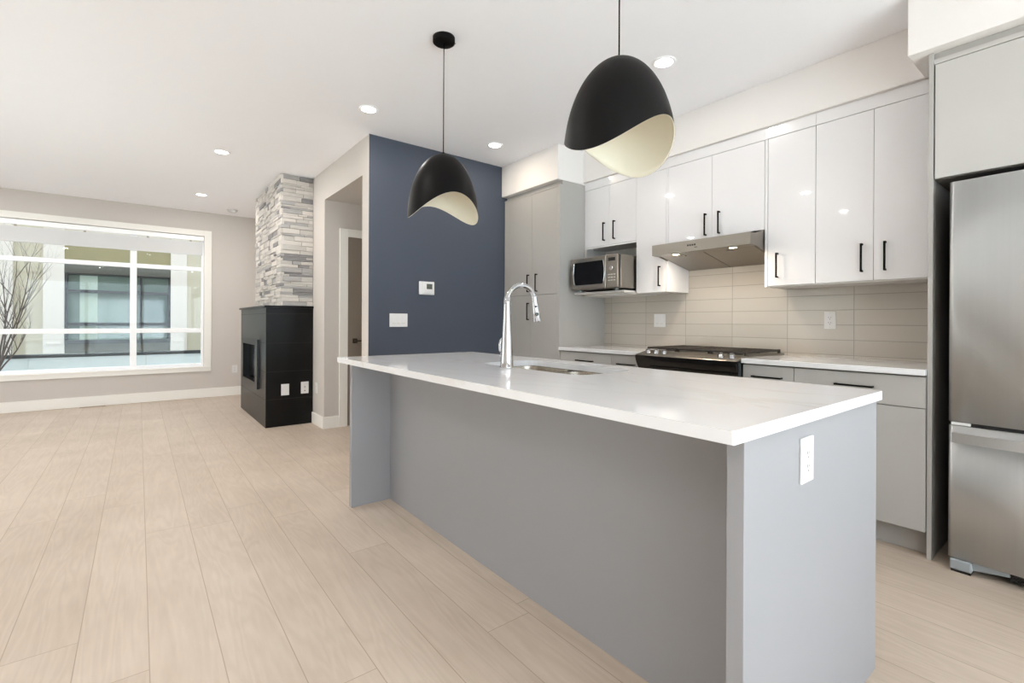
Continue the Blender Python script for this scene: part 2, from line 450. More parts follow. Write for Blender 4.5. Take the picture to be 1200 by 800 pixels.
# unseen storeys and neighbour blocks, added to keep sun and sky off the street
struct('sun_blocker', boxes((XL - .15, 9, YR + 4, YW + .15, ZC + .16, 16.0), (-40, -5.5, YR + 6, YW + .15, -3, 16), (9, 40, YR + 6, YW + .15, -3, 16), (-5.5, XL - .15, YW - .15, YW + .15, -3, 16)), 'facade')
struct('wall_exterior', boxes((XR + .15, 9, YW, YW + .15, -3, ZC + .15), (XL - .15, XR + .15, YW, YW + .15, -3, -.2)), 'facade')

# bulkheads over the cabinets
struct('trim_1', box(2.962, XR, 3.130, YB, 2.428, ZC, 0.004), 'bulk')
struct('trim_2', box(3.285, XR, .60, 3.132, 2.447, ZC, 0.004), 'bulk')
struct('trim_3', box(2.958, XR, -1.2, .655, 2.447, ZC, 0.004), 'bulk')

# baseboards
def baseboard(name, *bs): struct(name, boxes(*bs, bev=0.004), 'trim')
baseboard('baseboard_front', (XL, XW, YW - .016, YW, 0, .132))
baseboard('baseboard_inner', (XW - .016, XW, 5.19, 5.604, 0, .125), (XW - .016, 1.703, 5.189, 5.205, 0, .125))
baseboard('baseboard_left', (XL, XL + .016, YR, YW - .02, 0, .132))
baseboard('baseboard_accent', (XW, 2.98, YB - .016, YB, 0, .125), (XW - .016, XW, YB - .016, 4.128, 0, .125))

# ------------------------------------------------------------------ front window
w1 = bpy.data.objects.new('window_1', None); COL.objects.link(w1); w1.location = (0, YW, WZ0); w1['kind'] = 'structure'
CX0, CX1 = WX0 - .09, 0.857
obj('casing', boxes((WX1, CX1, YW - .02, YW, WZ0, 2.469), (CX0, WX0, YW - .02, YW, WZ0, 2.469), (WX0, WX1, YW - .02, YW, WZ1, 2.469), bev=.002), 'trim', w1)
obj('sill', boxes((CX0, CX1, YW - .028, YW + .02, WZ0 - .012, WZ0 + .006), (CX0, CX1, YW - .02, YW, .390, WZ0 - .012), bev=.002), 'trim', w1)
YF = YW + .06
fr = [(WX0, WX0 + .045, YF, YF + .07, WZ0, WZ1), (WX1 - .03, WX1, YF, YF + .07, WZ0, WZ1), (WX0 + .045, WX1 - .03, YF, YF + .07, WZ0, WZ0 + .05), (WX0 + .045, WX1 - .03, YF, YF + .07, WZ1 - .05, WZ1)]
obj('frame', boxes(*fr, bev=.003), 'vinyl', w1)
for xm in (-0.057, -1.63):
    obj('mullion', box(xm - .037, xm + .037, YF - .005, YF + .06, WZ0 + .05, WZ1 - .05, .003), 'vinyl', w1)
edges = (WX0 + .045, -1.667, -1.593, -.094, -.020, WX1 - .03)
for z0, z1 in ((1.872, 1.930), (.962, 1.026)):
    for k in (0, 2, 4):
        obj('rail', box(edges[k], edges[k + 1], YF, YF + .055, z0, z1, .003), 'vinyl', w1)
for k in (0, 2, 4):
    for z0, z1 in ((WZ0 + .05, .962), (1.026, 1.872), (1.930, WZ1 - .05)):
        obj('glass', box(edges[k], edges[k + 1], YF + .025, YF + .031, z0, z1), 'glass', w1)

# roller blind rolled most of the way up
rb = thing('roller_blind', 'pale grey roller blind drawn up to the top of the wide living room window', 'blind', (-.8, YW + .02, WZ1))
obj('headrail', boxes((WX0 + .004, WX1 - .004, YW + .004, YW + .045, 2.318, 2.382), bev=.003), 'vinyl', rb)
obj('fabric', box(WX0 + .02, WX1 - .02, YW + .030, YW + .034, 2.118, 2.300), 'blind', rb)
obj('bottom_bar', box(WX0 + .02, WX1 - .02, YW + .024, YW + .040, 2.104, 2.120, .004), 'blind', rb)
for x in (.10, -.56, -1.2, -1.9, .60):
    obj('bracket', box(x - .012, x + .012, YW + .024, YW + .040, 2.298, 2.320), 'steel', rb)

# ------------------------------------------------------------------ hall door
d1 = bpy.data.objects.new('door_1', None); COL.objects.link(d1); d1.location = (1.8, 5.205, 0); d1['kind'] = 'structure'
obj('casing', boxes((1.703, 1.793, 5.187, 5.205, 0, 2.142), (2.606, 2.696, 5.187, 5.205, 0, 2.142), (1.793, 2.606, 5.187, 5.205, 2.058, 2.142), bev=.003), 'trim', d1)
obj('leaf', box(1.797, 2.602, 5.196, 5.204, .008, 2.054), 'door', d1)
dh = obj('handle', box(1.846, 1.898, 5.186, 5.196, .90, .952, .002), 'bronze', d1)
hb = nbm(); add_tube(hb, [(1.872, 5.186, .926), (1.872, 5.155, .926)], .008); add_box(hb, 1.866, 1.985, 5.142, 5.156, .918, .934, .003)
obj('lever', hb, 'bronze', dh)

# ------------------------------------------------------------------ recessed ceiling lights
def downlight(x, y):
    t = thing('recessed_light', '', 'ceiling light', (x, y, ZC), 'recessed ceiling lights')
    obj('trim_ring', lathe([(.052, ZC - .002), (.056, ZC - .006), (.066, ZC - .006), (.072, ZC - .001), (.072, ZC), (.052, ZC)], (x, y)), 'ceil', t)
    obj('lens', lathe([(0, ZC - .004), (.053, ZC - .003), (.053, ZC - .001)], (x, y), 32), 'lens', t)
    area_lamp('lamp', (x, y, ZC - .008), .05, LAMP_W, LAMP_COL, t)
    return t
dl0 = downlight(0, 0)
spots = [
    (1.366, 3.52, 'round recessed ceiling light just before the upper corner of the navy wall'),
    (.619, 5.283, 'round recessed ceiling light over the floor before the stone chimney'),
    (.626, 7.238, 'round recessed ceiling light nearest the big window, beside the smoke detector'),
    (2.542, 3.516, 'round recessed ceiling light in front of the pantry bulkhead'),
    (2.544, 1.748, 'round recessed ceiling light over the aisle beside the nearer pendant'),
    (.20, 2.40, 'round recessed ceiling light over the open floor, reflected in the white cabinet doors'),
    (-1.28, 2.45, 'round recessed ceiling light further along the open floor, reflected in the gloss doors'),
    (2.1, -1.3, 'unseen added ceiling light over the aisle on the rear side of the fridge'),  # from here on: out-of-view lights added to brighten the room
    (.20, -.6, 'unseen added ceiling light behind the viewpoint, near the island end'),
    (-1.28, -.6, 'unseen added ceiling light behind the viewpoint, by the side wall'),
    (1.40, -1.9, 'unseen added ceiling light near the patio door, towards the fridge'),
    (-.9, -2.1, 'unseen added ceiling light near the patio door, towards the side wall'),
    (-1.55, 5.0, 'unseen added ceiling light by the living room side wall'),
    (-1.75, 7.2, 'unseen added ceiling light over the far window corner'),
]
for i, (x, y, lab) in enumerate(spots):
    t = dl0 if i == 0 else copy_tree(dl0)
    t.location = (x, y, ZC); t['label'] = lab
    if x > 1.2 and y > 1:                               # warmer lamps over the kitchen
        for ch in t.children:
            if ch.type == 'LIGHT': ch.data = ch.data.copy(); ch.data.color = KITCHEN_COL if y < 3 or x < 2 else (1.0, .86, .68); ch.data.energy = LAMP_W * (.5 if x > 2 else .8)
    if y > 4.5:                                         # living room lamps set stronger to brighten the far end
        for ch in t.children:
            if ch.type == 'LIGHT': ch.data = ch.data.copy(); ch.data.energy = LIVING_W

sd = thing('smoke_detector', 'small round white smoke detector on the ceiling by the stone chimney', 'smoke detector', (1.068, 7.955, ZC))
obj('base', lathe([(0, ZC - .012), (.066, ZC - .012), (.068, ZC), (0, ZC)], (1.068, 7.955)), 'plastic', sd)
obj('cover', lathe([(0, ZC - .042), (.040, ZC - .040), (.056, ZC - .028), (.058, ZC - .012), (0, ZC - .012)], (1.068, 7.955)), 'plastic', sd)

# ------------------------------------------------------------------ pendants
def pendant(x, y):
    t = thing('pendant_lamp', '', 'pendant lamp', (x, y, ZC), 'black dome pendants over the island')
    cb = lathe([(0, ZC - .032), (.056, ZC - .032), (.062, ZC - .027), (.062, ZC), (0, ZC)], (x, y))
    obj('canopy', cb, 'black', t)
    obj('screw', cyl((x + .06, y - .014, ZC - .016), (x + .067, y - .016, ZC - .016), .004, n=12), 'chrome', t)
    ztop = 2.084
    obj('cord', cyl((x, y, ztop + .012), (x, y, ZC - .03), .0028, n=10), 'black', t)
    H, R, NS, NP = .362, .198, 28, 96
    def surf(off, flip_rim):
        bm = nbm(); rings = []
        top = bm.verts.new((x, y, ztop - off))
        for i in range(1, NS + 1):
            ring = []
            for k in range(NP):
                ph = 2 * math.pi * k / NP
                zr = 1.769 - .060 * math.cos(2 * (ph - math.radians(-8)))
                s = (i / NS) ** 1.6
                tt = s * (ztop - zr)
                r = R * math.sqrt(max(0, 1 - (1 - min(tt / H, 1)) ** 2))
                rr = max(r - off, .0008)
                ring.append(bm.verts.new((x + rr * math.cos(ph), y + rr * math.sin(ph), ztop - tt - (off if i < NS * .5 else 0) * (1 - s))))
            rings.append(ring)
        for k in range(NP):
            f = bm.faces.new((top, rings[0][k], rings[0][(k + 1) % NP])); f.smooth = True
        for a, b in zip(rings, rings[1:]):
            for k in range(NP):
                f = bm.faces.new((a[k], a[(k + 1) % NP], b[(k + 1) % NP], b[k])); f.smooth = True
        return bm, rings
    bo, ro = surf(0, False)
    sh = obj('shade', bo, 'shade', t)
    bi, ri = surf(.0035, True)
    # turned rim closing the gap between lining and shell
    last = ri[-1]; outer = []
    for k in range(NP):
        d = Vector((last[k].co.x - x, last[k].co.y - y, 0)).normalized() * .003
        outer.append(bi.verts.new(last[k].co + d))
    for k in range(NP):
        bi.faces.new((last[k], last[(k + 1) % NP], outer[(k + 1) % NP], outer[k]))
    ln = obj('lining', bi, 'cream', sh)
    obj('cap', lathe([(.0035, ztop + .014), (.010, ztop + .006), (.014, ztop - .002), (0, ztop - .003)], (x, y), 20), 'black', t)
    sk = nbm(); add_tube(sk, [(x, y, ztop - .01), (x, y, ztop - .075)], .019, 18)
    obj('socket', sk, 'black', t)
    return t
p1 = pendant(1.354, 2.369)
p1['label'] = 'smaller-looking black dome pendant with scalloped rim, hanging before the navy wall'
p2 = copy_tree(p1); p2.location = (1.356, 1.118, ZC); p2.rotation_euler.z = math.radians(20)
p2['label'] = 'larger-looking black dome pendant with cream inside, hanging before the white cabinets'

# ------------------------------------------------------------------ cabinets
def pull(door, X, y0, y1, z0, z1):
    """square black bar pull standing off a front that faces -X"""
    bm = nbm()
    xo = X - .030
    if abs(z1 - z0) > abs(y1 - y0):
        yc = (y0 + y1) / 2
        add_box(bm, xo, xo + .009, yc - .005, yc + .005, z0, z1, .0015)
        for z in (z0 + .005, z1 - .005): add_box(bm, xo + .008, X, yc - .004, yc + .004, z - .005, z + .005)
    else:
        zc = (z0 + z1) / 2
        add_box(bm, xo, xo + .009, y0, y1, zc - .005, zc + .005, .0015)
        for yy in (y0 + .005, y1 - .005): add_box(bm, xo + .008, X, yy - .005, yy + .005, zc - .004, zc + .004)
    return obj('handle', bm, 'black', door)

def front(cab, name, X, y0, y1, z0, z1, m, th=.019):
    return obj(name, box(X, X + th, y0 + .0012, y1 - .0012, z0 + .0012, z1 - .0012, .0012), m, cab)

XU, XB, XP = 3.31, 3.0, 2.990
# pantry
c = thing('pantry_cabinet', 'tall grey four-door pantry cabinet against the navy wall', 'cabinet', (3.3, 3.55, 0))
obj('body', box(XP + .020, 3.608, 3.151, 3.90, .10, 2.388), 'carc', c)
obj('side_panel', boxes((XP, 3.608, 3.132, 3.151, 0, 2.389), (3.02, 3.608, 3.132, 3.151, 2.389, 2.427)), 'grey', c)
obj('filler', boxes((XP + .002, 3.02, 3.876, 3.955, .10, 2.37), (XP, 3.03, 3.151, 3.955, 2.372, 2.389)), 'grey', c)
obj('cornice', boxes((3.022, 3.608, 3.151, 3.955, 2.389, 2.427)), 'grey', c)
obj('toe_kick', box(3.06, 3.08, 3.151, 3.955, 0, .10), 'grey', c)
for y0, y1, hy in ((3.166, 3.519, 3.441), (3.519, 3.874, 3.561)):
    d = front(c, 'door', XP, y0, y1, 1.401, 2.370, 'grey'); pull(d, XP, hy, hy, 1.43, 1.60)
    d = front(c, 'door', XP, y0, y1, .115, 1.399, 'grey'); pull(d, XP, hy, hy, 1.16, 1.327)
obj('stile', box(XP, XP + .02, 3.151, 3.166, .10, 2.370), 'grey', c)

# wall cabinets
def trim_rail(c, y0, y1): obj('top_rail', box(XU, 3.34, y0, y1, 2.371, 2.446, .001), 'gloss', c)
c = thing('wall_cabinet', 'white gloss two-door wall cabinet with open microwave nook below it', 'cabinet', (3.46, 2.83, 1.387), 'white gloss wall cabinets')
obj('body', box(XU + .020, 3.608, 2.536, 3.129, 1.826, 2.446), 'white_panel', c)
trim_rail(c, 2.535, 3.130)
obj('bottom_rail', box(XU, XU + .02, 2.536, 3.130, 1.820, 1.834), 'gloss', c)
obj('side_panel', box(XU + .001, 3.608, 3.108, 3.129, 1.412, 1.826), 'white_panel', c)
obj('back_panel', box(3.59, 3.608, 2.536, 3.108, 1.412, 1.826), 'white_panel', c)
obj('shelf', boxes((3.175, 3.608, 2.556, 3.129, 1.394, 1.411), (XU, 3.608, 2.536, 3.129, 1.380, 1.394)), 'white_panel', c)
for y0, y1, hy in ((2.536, 2.832, 2.767), (2.832, 3.129, 2.884)):
    d = front(c, 'door', XU, y0, y1, 1.835, 2.369, 'gloss'); pull(d, XU, hy, hy, 1.877, 2.040)

c = thing('wall_cabinet', 'narrow white gloss one-door wall cabinet between the microwave and the hood', 'cabinet', (3.46, 2.38, 1.387), 'white gloss wall cabinets')
obj('body', box(XU + .020, 3.608, 2.245, 2.535, 1.387, 2.446), 'white_panel', c)
obj('side_panel', box(XU, 3.608, 2.226, 2.244, 1.387, 2.369, .001), 'gloss', c)
trim_rail(c, 2.226, 2.535)
d = front(c, 'door', XU, 2.246, 2.535, 1.387, 2.369, 'gloss'); pull(d, XU, 2.300, 2.300, 1.434, 1.596)

c = thing('wall_cabinet', 'short white gloss two-door wall cabinet above the range hood', 'cabinet', (3.46, 1.85, 1.775), 'white gloss wall cabinets')
obj('body', box(XU + .020, 3.608, 1.486, 2.225, 1.775, 2.446), 'white_panel', c)
trim_rail(c, 1.486, 2.226)
for y0, y1, hy in ((1.487, 1.861, 1.801), (1.861, 2.225, 1.906)):
    d = front(c, 'door', XU, y0, y1, 1.768, 2.369, 'gloss'); pull(d, XU, hy, hy, 1.786, 1.948)

c = thing('wall_cabinet', 'tall white gloss one-door wall cabinet beside the hood, handle near the hood', 'cabinet', (3.46, 1.33, 1.387), 'white gloss wall cabinets')
obj('body', box(XU + .020, 3.608, 1.180, 1.466, 1.381, 2.446), 'white_panel', c)
obj('side_panel', box(XU, 3.608, 1.467, 1.485, 1.381, 2.369, .001), 'gloss', c)
trim_rail(c, 1.180, 1.486)
d = front(c, 'door', XU, 1.180, 1.465, 1.388, 2.369, 'gloss'); pull(d, XU, 1.401, 1.401, 1.439, 1.602)

c = thing('wall_cabinet', 'tall white gloss two-door wall cabinet next to the fridge panel', 'cabinet', (3.46, .88, 1.387), 'white gloss wall cabinets')
obj('body', box(XU + .020, 3.608, .588, 1.179, 1.381, 2.446), 'white_panel', c)
trim_rail(c, .588, 1.179)
for y0, y1, hy in ((.600, .882, .825), (.882, 1.179, .935)):
    d = front(c, 'door', XU, y0, y1, 1.388, 2.369, 'gloss'); pull(d, XU, hy, hy, 1.440, 1.604)

# fridge surround
o = obj('tall_panel', box(3.017, 3.608, .567, .586, 0, 2.446, .001), 'grey')
tag(o, 'tall thin grey side panel standing between base cabinets and fridge', 'panel')
c = thing('fridge_cabinet', 'wide pale cabinet with plain doors above the steel fridge', 'cabinet', (3.3, .1, 1.84))
obj('body', box(3.040, 3.608, -.40, .566, 1.836, 2.41), 'carc', c)
obj('top_filler', boxes((3.017, 3.04, -.40, .566, 2.390, 2.412),), 'fridgecab', c)
obj('cornice', box(3.030, 3.06, -.40, .566, 2.412, 2.446), 'grey', c)
front(c, 'door', 3.017, .085, .563, 1.838, 2.388, 'fridgecab')
front(c, 'door', 3.017, -.398, .085, 1.838, 2.388, 'fridgecab')
o = obj('end_panel', box(3.017, 3.608, -.42, -.401, 0, 2.446, .001), 'grey')
tag(o, 'tall grey side panel on the far side of the fridge', 'panel')

# base cabinets
def base_cab(y0, y1, label, handle, door_handle=None):
    c = thing('base_cabinet', label, 'cabinet', (3.3, (y0 + y1) / 2, 0), 'grey base cabinets along the wall')
    obj('body', box(XB + .020, 3.608, y0, y1, .125, .889), 'carc', c)
    obj('toe_kick', box(3.085, 3.10, y0, y1, 0, .125), 'grey', c)
    d = front(c, 'drawer', XB, y0, y1, .729, .882, 'grey'); pull(d, XB, handle[0], handle[1], .814, .814)
    d = front(c, 'door', XB, y0, y1, .130, .727, 'grey')
    if door_handle: pull(d, XB, door_handle, door_handle, .52, .69)
    return c
base_cab(2.535, 3.130, 'grey base cabinet next to the pantry, drawer under the counter', (2.730, 2.918), 2.60)
base_cab(2.250, 2.533, 'narrow grey base cabinet between pantry-side drawer and range', (2.300, 2.468), 2.47)
base_cab(1.180, 1.476, 'narrow grey base cabinet on the fridge side of the range', (1.239, 1.413), 1.25)
base_cab(.588, 1.178, 'wide grey base cabinet beside the tall fridge panel', (.794, .968), 1.10)
o = obj('countertop', box(2.978, 3.608, 2.249, 3.131, .890, .920, .003), 'quartz'); tag(o, 'short white quartz countertop between pantry and range', 'countertop')
o = obj('countertop', box(2.978, 3.608, .587, 1.477, .890, .920, .003), 'quartz'); tag(o, 'white quartz countertop between range and fridge panel', 'countertop')
# tiled splashback
o = struct('wall_tile', box(3.600, 3.612, .587, 3.131, .920, 1.80), 'tile')

# ------------------------------------------------------------------ range hood
c = thing('range_hood', 'stainless steel under-cabinet range hood with two lit lamps', 'range hood', (3.36, 1.86, 1.6))
HY0, HY1, HX = 1.489, 2.240, 3.118
prof = [(HX, 1.732), (3.599, 1.768), (3.599, 1.572), (3.22, 1.632), (HX, 1.655)]
bm = prism([(HX, 1.655), (HX + .03, 1.652), (3.20, 1.652), (3.20, 1.735), (HX, 1.733)], 'y', HY0, HY1)
obj('front_panel', bm, 'steel', c)
bm = nbm()
for y0, y1 in ((HY0, HY0 + .012), (HY1 - .012, HY1)):
    prism([(3.20, 1.652), (3.599, 1.566), (3.599, 1.767), (3.305, 1.767), (3.20, 1.735)], 'y', y0, y1, bm)
prism([(3.20, 1.735), (3.20, 1.715), (3.599, 1.740), (3.599, 1.768)], 'y', HY0 + .012, HY1 - .012, bm)
add_box(bm, 3.58, 3.599, HY0 + .012, HY1 - .012, 1.60, 1.745)
obj('body', bm, 'steel', c)
ym = (HY0 + HY1) / 2
for y0, y1 in ((HY0 + .02, ym - .003), (ym + .003, HY1 - .02)):
    fo = obj('filter', prism([(3.205, 1.653), (3.597, 1.570), (3.597, 1.582), (3.205, 1.665)], 'y', y0, y1), 'steel', c)
    obj('latch', box(3.228, 3.250, (y0 + y1) / 2 - .02, (y0 + y1) / 2 + .02, 1.641, 1.652, .002), 'steel', fo)
for y in (2.062, 1.626):
    lo = obj('lamp', lathe([(0, 1.6495), (.026, 1.6495), (.026, 1.654), (0, 1.654)], (3.163, y), 24), 'hoodlens', c)
    obj('bezel', lathe([(.026, 1.648), (.034, 1.649), (.034, 1.654), (.026, 1.654)], (3.163, y), 24), 'steel', lo)
    area_lamp('hood_light', (3.163, y, 1.645), .026, HOOD_W, (1, .86, .68), c)
for k in range(4):
    obj('button', box(HX - .004, HX + .002, 1.876 + k * .018, 1.886 + k * .018, 1.692, 1.704, .001), 'slot', c)
obj('badge', box(HX - .001, HX + .002, 1.862, 1.884, 1.677, 1.682), 'slot', c)

# ------------------------------------------------------------------ microwave
c = thing('microwave', 'stainless steel microwave with black window standing in the open nook', 'microwave', (3.29, 2.82, 1.411))
MX, MY0, MY1, MZ0, MZ1 = 3.082, 2.548, 3.078, 1.428, 1.706
obj('body', box(MX + .042, 3.50, MY0, MY1, MZ0, MZ1, .004), 'steel', c)
obj('gasket', box(MX + .022, MX + .043, MY0 + .003, MY1 - .003, MZ0 + .004, MZ1 - .004), 'dark', c)
dz0, dz1, dy0 = MZ0 + .002, MZ1, MY0 + .125
d = obj('door', box(MX, MX + .024, dy0, MY1, dz0, dz1, .008, 3), 'steel', c)
# window with bowed ends, set in the door
wp = []
wy0, wy1, wz0, wz1 = dy0 + .030, MY1 - .045, MZ0 + .040, MZ1 - .038
for k in range(9):
    s = k / 8; wp.append((wy0 - .010 * math.sin(math.pi * s), wz0 + (wz1 - wz0) * s))
for k in range(9):
    s = k / 8; wp.append((wy1 + .010 * math.sin(math.pi * s), wz1 - (wz1 - wz0) * s))
obj('window', prism(wp, 'x', MX - .001, MX + .006), 'blackgloss', d)
for (ya, sgn) in ((wy1, 1), (wy0, -1)):
    rim = nbm()
    add_tube(rim, [(MX - .001, ya + sgn * .013 * math.sin(math.pi * k / 8) + sgn * .002, wz0 + (wz1 - wz0) * k / 8) for k in range(9)], .0035, 8)
    obj('window_rim', rim, 'chrome', d)
p = obj('control_panel', box(MX + .001, MX + .024, MY0, dy0 - .002, dz0, dz1, .005, 2), 'steel', c)
obj('display', box(MX - .001, MX + .003, MY0 + .025, MY0 + .098, 1.652, 1.680, .001), 'dark', p)
obj('dial', cyl((MX - .016, MY0 + .058, 1.590), (MX + .003, MY0 + .058, 1.590), .017, .020), 'chrome', p)
for r in range(3):
    for k in range(3):
        obj('button', box(MX - .002, MX + .003, MY0 + .022 + k * .029, MY0 + .042 + k * .029, 1.535 - r * .024, 1.543 - r * .024, .001), 'legend', p)
for x in (MX + .05, 3.45):
    for y in (MY0 + .05, MY1 - .06):
        obj('foot', cyl((x, y, 1.411), (x, y, MZ0 + .002), .014, n=16), 'footgrey', c)

# ------------------------------------------------------------------ gas range
c = thing('gas_range', 'black and stainless slide-in gas range with cast-iron grates', 'stove', (3.28, 1.863, 0))
RY0, RY1 = 1.481, 2.244
obj('body', boxes((2.985, 3.599, RY0, RY1, .02, .905), bev=.003), 'dark', c)
# control console: steel slope carrying the knobs, black curved fascia beneath
obj('console', prism([(2.925, .899), (2.935, .905), (3.045, .928), (3.045, .905), (2.95, .885)], 'y', RY0, RY1), 'steel', c)
fas = []
for k in range(11):
    a = k / 10; fas.append((2.922 + .055 * a ** 1.8, .900 - .115 * a))
fas += [(3.0, .785), (3.0, .900)]
obj('fascia', prism(fas, 'y', RY0, RY1), 'blackgloss', c)
obj('touch_display', prism([(2.945, .9075), (3.020, .9235), (3.020, .9250), (2.945, .9090)], 'y', 1.70, 1.975), 'steel', c)
ax = Vector((-.20, 0, .98)).normalized()
for y in (2.172, 2.102, 2.034, 1.612, 1.537):
    b = Vector((2.985, y, .915)); r = .021 if y != 2.034 else .017
    kb = nbm(); add_tube(kb, [b, b + ax * .006, b + ax * .007, b + ax * .024, b + ax * .027], [r, r, r * .86, r * .80, r * .66], 24)
    kn = obj('knob', kb, 'chrome', c)
    g = nbm(); t0 = b + ax * .024
    add_box(g, t0.x - .017, t0.x + .017, y - .0045, y + .0045, t0.z - .002, t0.z + .011, .003)
    obj('grip', g, 'chrome', kn)
obj('cooktop', box(3.045, 3.599, RY0 - .004, RY1 + .003, .918, .930, .003), 'steel', c)
gy = [RY0 + .004, RY0 + .252, RY0 + .254, RY0 + .508, RY0 + .510, RY1 - .004]
for a, b in ((gy[0], gy[1]), (gy[2], gy[3]), (gy[4], gy[5])):
    g = nbm(); x0, x1, zt = 3.065, 3.560, .957
    for y in (a + .007, b - .007): add_box(g, x0, x1, y - .007, y + .007, .943, zt, .003)
    for x in (x0 + .007, (x0 + x1) / 2, x1 - .007): add_box(g, x - .007, x + .007, a, b, .943, zt - .001, .003)
    for k in range(1, 7):
        yy = a + (b - a) * k / 7; add_box(g, x0, x1, yy - .004, yy + .004, .946, zt - .002, .002)
    for x in (x0 + .008, x1 - .008):
        for y in (a + .008, b - .008): add_box(g, x - .007, x + .007, y - .007, y + .007, .930, .946)
    obj('grate', g, 'iron', c)
for x, y, r in ((3.17, RY0 + .13, .045), (3.44, RY0 + .13, .035), (3.31, 1.862, .05), (3.17, RY1 - .13, .04), (3.44, RY1 - .13, .035)):
    obj('burner', lathe([(0, .942), (r * .8, .942), (r, .936), (r * 1.1, .930), (0, .930)], (x, y), 24), 'iron', c)
d = obj('oven_door', box(2.955, 2.985, RY0 + .003, RY1 - .003, .215, .780, .006), 'blackgloss', c)
hb = nbm(); add_tube(hb, [(2.905, RY0 + .05, .735), (2.905, RY1 - .05, .735)], .012, 16)
for y in (RY0 + .09, RY1 - .09): add_tube(hb, [(2.905, y, .735), (2.957, y, .735)], .009, 12)
obj('handle', hb, 'steel', d)
obj('storage_drawer', box(2.962, 2.985, RY0 + .003, RY1 - .003, .06, .210, .005), 'blackgloss', c)
obj('side_trim', boxes((2.952, 2.99, RY0 - .001, RY0 + .003, .70, .893)), 'char', c)

# ------------------------------------------------------------------ refrigerator
c = thing('refrigerator', 'stainless steel bottom-freezer refrigerator in the alcove at the end', 'refrigerator', (3.28, .08, 0))
FY0, FY1, FX = -.335, .503, 2.965
obj('body', box(3.040, 3.57, FY0 + .004, FY1 - .004, .075, 1.775, .004), 'dark', c)
def bowed(z0, z1, r=.018):
    """door slab with rounded vertical edges and a slight outward bow"""
    pts = []; n = 24; w = FY1 - FY0
    for k in range(7):
        a = math.pi / 2 * k / 6; pts.append((FX + .012 + r - r * math.sin(a), FY1 - r + r * math.cos(a)))
    for k in range(1, n):
        s = k / n; y = FY1 - r - (w - 2 * r) * s
        pts.append((FX + .012 - .012 * math.sin(math.pi * s), y))
    for k in range(7):
        a = math.pi / 2 * k / 6; pts.append((FX + .012 + r - r * math.cos(a), FY0 + r - r * math.sin(a)))
    pts += [(3.036, FY0), (3.036, FY1)]
    bm = prism(pts, 'z', z0, z1)
    for f in bm.faces:
        if len(f.verts) == 4: f.smooth = True
    return bm
d = obj('door', bowed(.690, 1.800), 'fridge', c)
hb = nbm(); add_tube(hb, [(FX - .045, FY0 + .07, .80), (FX - .045, FY0 + .07, 1.45)], .013, 16)
for z in (.83, 1.42): add_tube(hb, [(FX - .045, FY0 + .07, z), (FX + .012, FY0 + .07, z)], .010, 12)
obj('handle', hb, 'fridge', d)
d = obj('freezer_drawer', bowed(.062, .672), 'fridge', c)
hp = []
for k in range(13):
    s = k / 12; hp.append((FX - .030 - .012 * math.sin(math.pi * s), .484 - (.484 - FY0 - .02) * s))
hp += [(x + .014, y) for x, y in hp[::-1]]
hbm = prism(hp, 'z', .600, .645)
for y in (.478, FY0 + .03): add_box(hbm, FX - .030, FX + .015, y - .010, y + .006, .602, .643)
obj('handle', hbm, 'fridge', d)
obj('gasket', boxes((2.985, 3.045, FY0 + .01, FY1 - .008, .668, .694)), 'dark', c)
obj('hinge_cover', box(2.975, 3.03, .425, .492, .674, .688, .003), 'plastic', c)
fb = nbm()
add_box(fb, 2.968, 3.08, .418, .494, .010, .058, .008, 3)
prism([(.418, .045), (.418, .022), (.35, .034), (.30, .040), (.30, .058), (.418, .058)], 'x', 2.985, 3.03, fb)
obj('foot', fb, 'footgrey', c)
obj('foot_pad', box(2.972, 3.07, .422, .490, 0, .012), 'dark', c)
gb = nbm()
for k in range(4): add_box(gb, 3.0, 3.012, FY0 + .03, .30, .020 + k * .010, .026 + k * .010)
add_box(gb, 3.012, 3.02, FY0 + .03, .30, .012, .060)
obj('grille', gb, 'dark', c)

# ------------------------------------------------------------------ island
c = thing('kitchen_island', 'long grey kitchen island with overhanging seating side', 'island', (1.48, 1.72, 0))
obj('end_panel', box(1.029, 1.925, .502, .541, 0, .889, .0015), 'island', c)
obj('end_panel', box(1.029, 1.925, 2.902, 2.941, 0, .889, .0015), 'island', c)
obj('back_panel', box(1.278, 1.297, .541, 2.902, 0, .889), 'island', c)
obj('body', boxes((1.88, 1.902, .541, 2.902, .10, .889), (1.297, 1.88, .541, 1.20, .10, .885), (1.297, 1.88, 2.30, 2.902, .10, .885), (1.80, 1.82, .541, 2.902, 0, .10)), 'carc', c)
for k in range(4):
    y0 = .543 + k * .59
    d = obj('door', box(1.902, 1.921, y0, y0 + .586, .105, .884, .0012), 'island', c)
    hb = nbm(); add_box(hb, 1.942, 1.951, y0 + .2, y0 + .37, .80, .81); add_box(hb, 1.921, 1.943, y0 + .2, y0 + .21, .80, .81); add_box(hb, 1.921, 1.943, y0 + .36, y0 + .37, .80, .81)
    obj('handle', hb, 'black', d)
